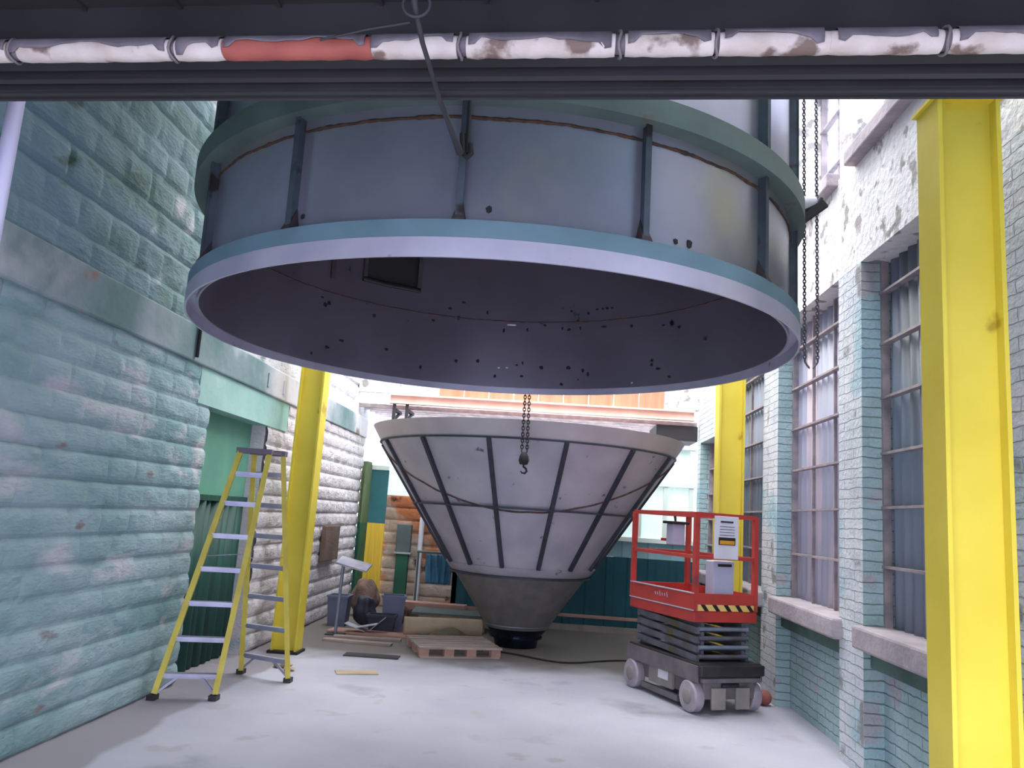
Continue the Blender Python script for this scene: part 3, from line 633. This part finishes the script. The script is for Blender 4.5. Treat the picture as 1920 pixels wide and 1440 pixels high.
# ------------------------------------------------------------------ yellow columns
def column(x0,x1,y,z1,label,d=.24):
    c_=empty('steel_column',((x0+x1)/2,y+d/2,0),label,'column','yellow steel columns of the hall')
    w_=(x1-x0)/2
    MB().box(-w_,-w_+.022,-d/2,d/2,.03,z1).box(w_-.022,w_,-d/2,d/2,.03,z1).box(-w_+.022,w_-.022,-.055,-.035,.03,z1).build('shaft',M['yellow'],c_)
    MB().box(-w_-.03,w_+.03,-d/2-.04,d/2+.04,0,.03).build('base_plate',M['soot'],c_)
    MB().box(-w_-.02,w_+.02,-d/2-.02,d/2+.02,z1,z1+.02).build('cap_plate',M['yellow'],c_)
    return c_
column(-3.12,-2.82,9.5,4.6,'yellow steel column standing behind the stepladder by the left wall').pop('group')
column(1.93,2.25,3.98,4.08,'large yellow steel column nearest the camera at the right').pop('group')
column(2.0,2.31,9.6,4.6,'yellow steel column behind the red scissor lift').pop('group')
for o in [o for o in bpy.data.objects if o.name.startswith('steel_column')]: o['group']='yellow steel columns of the hall'

# ------------------------------------------------------------------ stepladder
ld=empty('stepladder',(-2.95,7.6,0),'yellow twin-sided stepladder with silver treads in front of the green door','ladder')
O=Vector((-2.95,7.6,0))
FT={'A':Vector((-3.28,7.02,0)),'B':Vector((-2.80,7.16,0)),'D':Vector((-2.44,8.07,0)),'C':Vector((-3.0,8.3,0))}
TP={'A':Vector((-2.97,7.52,2.19)),'B':Vector((-2.70,7.56,2.19)),'D':Vector((-2.62,7.72,2.19)),'C':Vector((-2.90,7.70,2.19))}
for k in 'ABDC':
    a=FT[k]-O;b_=TP[k]-O;dv=(b_-a).normalized();b=MB();b.bar(a+dv*.05,b_,.085,.048,up=(.94,.33,0));b.build('rail',M['fibre'],ld)
    MB().box(-.035,.035,-.045,.045,0,.045,T=Matrix.Translation(a)).build('foot',M['liftdark'],ld)
def tread(p,q,z,d=.08):
    t=z/2.19;a=FT[p].lerp(TP[p],t)-O;b_=FT[q].lerp(TP[q],t)-O;b=MB();b.bar(a,b_,d,.03);b.bar(a-Vector((0,0,.015)),b_-Vector((0,0,.015)),d*.3,.03);b.build('tread',M['alu'],ld)
for k in range(1,7): tread('A','B',.2+.30*(k-1))
tread('A','B',1.98,.07)
for k in range(0,7): tread('D','C',.2+.30*k,.045)
b=MB();cc=(TP['A']+TP['B'])/2-O;b.bar(TP['A']-O+Vector((-.03,0,.01)),TP['B']-O+Vector((.03,0,.01)),.1,.05);b.bar(TP['C']-O+Vector((-.03,0,.01)),TP['D']-O+Vector((.03,0,.01)),.1,.05);b.bar(TP['A']-O+Vector((0,0,.005)),TP['C']-O+Vector((0,0,.005)),.06,.03);b.bar(TP['B']-O+Vector((0,0,.005)),TP['D']-O+Vector((0,0,.005)),.06,.03);b.build('top_cap',M['capg'],ld)
for p,q in (('A','C'),('B','D')):
    t=.55;b=MB();b.bar(FT[p].lerp(TP[p],t)-O,FT[q].lerp(TP[q],t)-O,.02,.006);b.build('spreader',M['alu'],ld)
for p,q in (('A','B'),('B','A'),('D','C'),('C','D')):
    a=FT[p].lerp(TP[p],.02)-O;b_=FT[p].lerp(TP[p],.095).lerp(FT[q].lerp(TP[q],.095),.35)-O
    MB().bar(a,b_,.02,.02).build('brace',M['alu'],ld)

# ------------------------------------------------------------------ scissor lift
TH=math.radians(24)
lf=empty('scissor_lift',(1.574,8.80,0),'small red and grey scissor lift with folded arms and railed basket','lift',rotz=TH)
hw,hl=.375,.62
cy0=-.02
# chassis
b=MB();b.box(-.30,.30,-.70,.62,.14,.40,bev=.01);b.build('chassis',M['chassis'],lf)
b=MB();b.box(-.36,.36,-.72,.62,.38,.47,bev=.01);b.build('chassis_deck',M['liftdark'],lf)
b=MB()
for s_ in (-1,1): b.box(s_*.37-.012 if s_>0 else -.382,s_*.37+.012 if s_>0 else -.358,-.70,.62,.30,.45)
b.build('side_rail',M['chassis'],lf)
b=MB();b.box(-.37,.37,-.76,-.70,.36,.46,bev=.012);b.build('bumper',M['liftdark'],lf)
b=MB();b.box(-.34,.34,-.75,-.70,.30,.345,bev=.01);b.build('bumper',M['chassis'],lf)
b=MB();b.box(-.22,-.06,-.73,-.70,.05,.25,bev=.008);b.build('front_plate',M['beige'],lf)
b=MB();b.box(.06,.22,-.73,-.70,.05,.25,bev=.008);b.build('front_plate',M['beige'],lf)
b=MB();b.tube([(-.3,-.56,.16),(.3,-.56,.16)],.03,10);b.tube([(-.1,-.70,.27),(.1,-.70,.27)],.022,10);b.build('steering_gear',M['liftdark'],lf)
b=MB();b.box(-.325,-.30,-.2,.25,.13,.36);b.build('side_panel',M['beige'],lf)
b=MB();b.box(-.332,-.324,-.12,.06,.20,.34);o=b.build('sticker',M['white'],lf)
b=MB();b.box(-.35,-.30,-.33,.36,.045,.10);b.build('side_skirt',M['chassis'],lf)
for sx_,yy in ((-1,-.56),(1,-.56),(-1,.53),(1,.53)):
    wbm=MB();prof=[(.02,-.055),(.135,-.055),(.15,-.04),(.15,.04),(.135,.055),(.02,.055)]
    wh=MB().lathe(prof,32,ax='X').build('wheel',M['tyre'],lf,loc=(sx_*.335,yy,.15));smooth_split(wh,40)
    hb=MB().lathe([(.0,-.06),(.05,-.062),(.075,-.057),(.08,-.05)],20,ax='X');hb.lathe([(.0,.06),(.05,.062),(.075,.057),(.08,.05)],20,ax='X');hb.build('hub',M['beige'],wh)
# scissor arms: four folded levels each side
for lv in range(4):
    z0=.485+lv*.088
    for s_ in (-1,1):
        for q_,(dx,sg) in enumerate(((0,1),(.05,-1))):
            x=s_*(.29-dx);b=MB();b.bar((x,-.58,z0+(.0 if sg>0 else .045)+.012),(x,.56,z0+(.045 if sg>0 else .0)+.012),.035,.062)
            b.build('scissor_arm',M['liftgrey'],lf)
    for yy in (-.585,.565):
        b=MB();b.tube([(-.29,yy,z0+.03),(.29,yy,z0+.03)],.022,10);b.build('cross_tube',M['galv'] if lv%2 else M['liftgrey'],lf)
    b=MB();b.box(-.22,.22,-.56,-.54,z0-.005,z0+.02);b.build('cross_plate',M['liftdark'],lf)
# platform
zb,zt=.845,1.0
b=MB();b.box(-hw,hw,-hl,hl,zb,.95,bev=.01);b.build('platform_deck',M['red'],lf)
b=MB();b.box(-hw,-hw+.012,-hl,hl,.95,1.12);b.box(hw-.012,hw,-hl,hl,.95,1.12);b.box(-hw,hw,-hl,-hl+.012,.95,1.12);b.box(-hw,hw,hl-.012,hl,.95,1.12);b.build('toe_board',M['red'],lf)
b=MB();b.box(-hw-.008,-hw,-hl,hl,.952,.962);b.box(-hw-.008,-hw+.014,-hl,hl,1.115,1.125);b.build('trim_edge',M['lilac'],lf)
# hazard tape on front edge
b=MB();x=-hw+.04;k=0;zA,zB=.955,1.015
b.use(M['stripe_y'])
Wd=(2*hw-.04)
b.box(-hw+.03,hw,-hl-.004,-hl-.001,zA,zB);b.use(M['blackp'])
x=-hw+.07
while x<hw-.03:
    vs=[(x+.05,-hl-.006,zA),(x+.10,-hl-.006,zA),(x+.05,-hl-.006,zB),(x,-hl-.006,zB)];vs2=[(a_,-hl-.003,c_) for a_,_,c_ in vs]
    if vs[1][0]<=hw+.01: b.add(vs+vs2,[(0,1,2,3),(4,5,6,7),(0,1,5,4),(1,2,6,5),(2,3,7,6),(3,0,4,7)])
    x+=.135
b.build('hazard_tape',None,lf)['label']='black and yellow hazard tape'
# rails
zr=1.89
def rail(name,a,b_,w_=.038):
    return MB().bar(a,b_,w_,w_).build(name,M['red'],lf)
cs=[(-hw+.02,-hl+.02),(hw-.02,-hl+.02),(hw-.02,hl-.02),(-hw+.02,hl-.02)]
for (x,y) in cs: MB().box(x-.024,x+.024,y-.024,y+.024,.95,zr).build('rail_post',M['red'],lf)
for i in range(4):
    (x,y),(x2,y2)=cs[i],cs[(i+1)%4]
    rail('top_rail',(x,y,zr),(x2,y2,zr),.042); rail('mid_rail',(x,y,1.47),(x2,y2,1.47),.034)
# control box on the near side rail and sign boards on the front rail
b=MB();b.box(-.10,.12,-.0,.0,0,0)
cb=MB().box(.02,.26,-.1+.0,.06,0,0)
pb=MB().box(-.17,.12,-hl-.018,-hl-.008,1.46,1.885,bev=.004).build('sign_board',M['white'],lf);pb['label']='white instruction board'
MB().box(-.10,.05,-hl-.023,-hl-.018,1.82,1.838).build('print_line',M['ink'],pb)
for k in range(4): MB().box(-.11,.07,-hl-.021,-hl-.018,1.78-k*.028,1.785-k*.028).build('print_line',M['ink'],pb)
lb=MB();lb.use(M['blackp']).box(-.12,.08,-hl-.022,-hl-.018,1.60,1.675);lb.use(M['warn']).box(-.108,.068,-hl-.024,-hl-.022,1.608,1.645);lb.build('warning_label',None,pb)['label']='black and amber warning label'
bx=MB().box(-.13,.12,-hl+.04,-hl+.18,1.0,1.44,bev=.012).build('document_box',M['lilac'],lf);bx['label']='pale grey box with a dark slot'
MB().box(-.08,.08,-hl+.03,-hl+.04,1.385,1.41).build('slot',M['blackp'],bx)
bx=MB().box(-.06,.10,.28,.42,1.55,1.78,bev=.01).build('control_box',M['lilac'],lf);bx['label']='control box with joystick'
MB().box(-.10,.13,.24,.44,1.78,1.81,bev=.008).build('control_panel',M['blackp'],bx)
MB().tube([(.0,.33,1.81),(-.01,.33,1.87)],[.012,.016],8).build('joystick',M['soot'],bx)
MB().bar((.0,.42,1.6),(.0,.6,1.6),.03,.03).build('bracket',M['red'],lf)
# pale lettering strip on the side toe board (illegible in the photo)
b=MB()
for k in range(6):
    y=-.14+k*.045; b.bar((-hw-.003,y,1.03+(0 if k in(0,3) else .006)),(-hw-.003,y+.012,1.05+(.03 if k in(0,3) else .012)),.004,.008)
b.build('lettering',M['lilac'],lf)

# ------------------------------------------------------------------ items at the back left
st=empty('sign_stand',(-2.79,11.15,0),'thin metal stand with a tilted flat board on top by left wall','stand')
MB().tube([(0,0,0),(.02,0,.93)],.022,10).build('pole',M['galv'],st)
MB().box(-.12,.12,-.1,.1,0,.012).build('base',M['dark2'],st)
T=Matrix.Translation((.15,0,.955))@Matrix.Rotation(math.radians(12),4,'Y')@Matrix.Rotation(math.radians(16),4,'X')
MB().box(-.2,.24,-.14,.14,-.012,.012,T=T).build('board',M['paper'],st)
# pallet
pl=empty('wooden_pallet',(-1.10,10.45,0),'weathered wooden pallet flat on the floor left of the cone','pallet',rotz=math.radians(20))
for y in (-.38,0,.38):
    MB().box(-.5,.5,y-.05,y+.05,0,.02).build('bottom_board',M['wood'],pl)
    for x in (-.45,-.14,.14,.45): MB().box(x-.06,x+.06,y-.05,y+.05,.02,.11).build('block',M['pink'],pl)
for k in range(6):
    y=-.42+k*.165; MB().box(-.52,.52,y-.05,y+.05,.11,.132).build('deck_board',M['wood'],pl)
def simple(name,b,m,label,cat,group=None,loc=(0,0,0),rz=0):
    o=b.build(name,m,None,loc=loc,rotz=rz);tag(o,label,cat,group);return o
# long boards near the pallet
for i,(x,y,l,rz,lab) in enumerate([(-2.3,10.95,.9,4,'long weathered board lying on floor left of the pallet, the farther one'),(-2.35,10.6,.9,-3,'weathered board lying nearer left of the pallet')]):
    simple('wood_board',MB().box(-l/2,l/2,-.07,.07,0,.03,bev=.004),M['wood'],lab,'board',None,(x,y,.0),math.radians(rz))
# tan roll
ro=MB();ro.tube([(-.55,0,.13),(.55,0,.13)],.13,20);simple('wrapped_roll',ro,M['tan'],'thick tan wrapped roll lying behind the pallet','roll',None,(-1.38,11.62,0),math.radians(14))
tp=MB();vs=[];fs=[];nn=18
for j in range(nn+1):
    for i in range(nn+1):
        x=-.3+.6*i/nn;y=-.16+.32*j/nn;e=max(0,1-(x/.3)**2)*max(0,1-(y/.16)**2)
        vs.append((x,y,.005+.17*e**.5*(1+.35*noise.noise(Vector((x*5,y*5,3))))))
for j in range(nn):
    for i in range(nn): a=j*(nn+1)+i;fs.append((a,a+1,a+nn+2,a+nn+1))
tp.add(vs,fs,True);simple('tarp',tp,M['olivefab'],'crumpled olive tarpaulin heaped beside the foot of the cone','tarp',None,(-1.25,11.2,0),.1)
simple('sheet_panel',MB().box(-.6,.6,-.35,.35,0,.03),M['greyg'],'grey green sheet resting on the roll stack behind the pallet','panel',None,(-1.35,12.5,.222),math.radians(4))
simple('crate',MB().box(-.5,.5,-.28,.28,0,.22,bev=.01),M['tan'],'low tan crate under the grey green sheet','crate',None,(-1.35,12.5,0),math.radians(4))
for k in range(6):
    simple('lumber_plank',MB().box(-.62,.62,-.055,.055,0,.035,bev=.003),M['pink'],'pinkish sawn plank in the stack behind the sheet, '+['lowest at the front','lowest at the back','middle at the front','middle at the back','topmost at the front','topmost at the back'][k],'plank','sawn planks stacked at the back',(-1.86+.02*(k%3),13.0+.14*(k%2),.19+.035*(k//2)),0)
simple('saw_bench',MB().box(-.5,.5,-.1,.2,0,.19,bev=.01),M['brown'],'low brown bearer under the stacked planks','bench',None,(-1.86,13.02,0),0)
# bins and bags
def bin_(x,y,w_,d_,h_,m,label,rz=0,cat='bin',name='plastic_bin'):
    b=MB();vs=[];e=.82
    o=empty(name,(x,y,0),label,cat,None,rz)
    bb_=MB();
    bot=[(-w_*e/2,-d_*e/2,0),(w_*e/2,-d_*e/2,0),(w_*e/2,d_*e/2,0),(-w_*e/2,d_*e/2,0)];top=[(-w_/2,-d_/2,h_),(w_/2,-d_/2,h_),(w_/2,d_/2,h_),(-w_/2,d_/2,h_)]
    inn=[(p[0]*.9,p[1]*.9,h_) for p in top];ib=[(p[0]*.9,p[1]*.9,.03) for p in bot]
    bb_.add(bot+top+inn+ib,[(0,1,2,3),(0,1,5,4),(1,2,6,5),(2,3,7,6),(3,0,4,7),(4,5,9,8),(5,6,10,9),(6,7,11,10),(7,4,8,11),(8,9,13,12),(9,10,14,13),(10,11,15,14),(11,8,12,15),(12,13,14,15)])
    bb_.build('body',m,o)
    r_=MB()
    for i in range(4):
        a=top[i];c_=top[(i+1)%4];r_.bar(a,c_,.03,.03)
    r_.build('rim',m,o);return o
bin_(-2.98,12.0,.3,.3,.42,M['bin'],'blue grey bin against the left wall behind the stand')
bin_(-2.2,12.12,.34,.3,.46,M['bin'],'tall blue grey bin to the right of the dark sack',.2)
bin_(-2.28,11.74,.40,.24,.22,M['navy'],'low navy tub in front of the blue grey bin',.1,'tub','tub')
def sack(x,y,w_,h_,m,label,seed,name='sack'):
    bm=bmesh.new();bmesh.ops.create_icosphere(bm,subdivisions=4,radius=1)
    for v in bm.verts:
        p=v.co.copy();nn_=noise.noise(p*1.7+Vector((seed,0,0)));v.co=Vector((p.x*w_*(1+.25*nn_),p.y*w_*.8*(1+.25*nn_),max(-.98,p.z*(1+.2*nn_))*h_/2+h_/2*.98))
    b=MB();b.add([v.co.copy() for v in bm.verts],[[v.index for v in f.verts] for f in bm.faces],True);bm.free()
    return simple(name,b,m,label,'sack',None,(x,y,.0))
sack(-2.62,12.1,.16,.45,M['navy'],'dark bulging sack between the two blue grey bins',2)
sack(-2.86,13.15,.22,.6,M['brown'],'brown sack slumped in front of the rusty alcove wall',5)
sack(-2.15,12.55,.12,.3,M['brown'],'small brown sack slumped behind the blue grey bins',9)
pc=MB()
for q in range(3):
    T=Matrix.Translation((.14*q-.14,.03*q,.06+.02*q))@Matrix.Rotation(math.radians(18-30*q),4,'Y')@Matrix.Rotation(math.radians(9*q),4,'Z')
    pc.box(-.15,.15,-.1,.1,-.004,.004,T=T)
simple('scrap_sheet',pc,M['paper'],'pale bent scrap sheets lying in front of the bins','scrap',None,(-2.42,11.35,.032))
simple('floor_plank',MB().box(-.62,.62,-.16,.16,0,.03,bev=.004),M['pink'],'wide pinkish plank under the pale scrap sheets','plank',None,(-2.32,11.40,.0),math.radians(-3))
simple('cardboard_piece',MB().box(-.22,.22,-.10,.10,0,.012,bev=.003),M['tan'],'flat tan cardboard piece on the floor before the pallet','cardboard',None,(-1.92,8.75,0),math.radians(20))
simple('rubber_mat',MB().box(-.35,.3,-.10,.12,0,.012,bev=.003),M['dark2'],'dark flat strip on the floor between cardboard and pallet','mat',None,(-1.95,9.75,0),math.radians(2))
rg=random.Random(3)
for k,(x,y,s_,lab) in enumerate([(-2.72,8.75,.10,'largest pale rubble lump by the foot of the left column'),(-2.6,8.6,.06,'small pale rubble lump between ladder and column'),(-2.85,8.95,.05,'tiny pale rubble lump nearest the left column')]):
    sk=sack(x,y,s_,s_*.7,M['tan'],lab,k+20,'rubble_lump');sk['category']='rubble'
# hose / cable on floor
hs=[];
for i in range(40):
    t=i/39; hs.append((-.7+1.9*t,10.7-.35*math.sin(t*PI)+.1*math.sin(t*9),.012))
simple('floor_cable',MB().tube(hs,.011,6),M['soot'],'dark cable curving over the floor in front of the cone foot','cable')
# drape, pole, hose box in alcove
dp=MB();vs=[];fs=[];nx,nz_=30,16
for j in range(nz_+1):
    for i in range(nx+1):
        x=-.24+.48*i/nx; z=.48*j/nz_
        vs.append((x*(1-.15*(1-j/nz_)),.05*math.sin(i*.75+j*.15)+.02*math.sin(i*1.9),z))
for j in range(nz_):
    for i in range(nx): a=j*(nx+1)+i;fs.append((a,a+1,a+nx+2,a+nx+1))
dp.add(vs,fs,True);d_=simple('hanging_cloth',dp,M['drape'],'blue and grey cloth hanging beside the cone at the back','cloth',None,(-1.75,13.52,.55));md=d_.modifiers.new('so','SOLIDIFY');md.thickness=.01
simple('cloth_rail',MB().tube([(-.38,0,0),(.32,0,0)],.02,8).tube([(-.36,0,0),(-.36,0,-1.06)],.018,8).tube([(.30,0,0),(.30,0,-1.06)],.018,8),M['greyg'],'low rail carrying the blue cloth','rail',None,(-1.75,13.52,1.06))
simple('white_pipe',MB().tube([(0,0,0),(.0,0,1.62)],.045,12).tube([(0,0,1.62),(.08,0,1.66)],.045,12),M['white'],'white upright pipe at the right of the rusty block wall','pipe',None,(-2.22,14.35,0))
hb=empty('hose_box',(-2.55,14.57,.55),'green and grey box on the rusty block wall','box')
MB().box(-.13,.13,-.12,0,.42,.92,bev=.01).build('upper_case',M['greyg'],hb)
MB().box(-.11,.11,-.10,0,-.55,.42,bev=.01).build('lower_case',M['greenp'],hb)
MB().box(-.15,.15,-.13,0,.40,.43).build('ledge',M['paper'],hb)
# left wall dark cabinet near stand
simple('wall_panel',MB().box(XL+.02,XL+.09,11.9,12.7,.9,1.42,bev=.01),M['brown'],'brown wooden panel fixed on left wall behind the stand','panel')
# white bag on sill and red ball
wbx=sack(2.38,8.95+.0,.06,.15,M['white'],'white plastic bag on the floor by the right pilaster',31,'plastic_bag')
wbx.location=(2.36,9.12,0);wbx['category']='bag'
bl=MB().lathe([(0.0,.0)]+[(.075*math.sin(PI*i/14),.075-.075*math.cos(PI*i/14)) for i in range(1,14)]+[(0,.15)],24);simple('rubber_ball',bl,M['redball'],'faded red ball on floor beside the right front wheel','ball',None,(2.34,8.72,0))
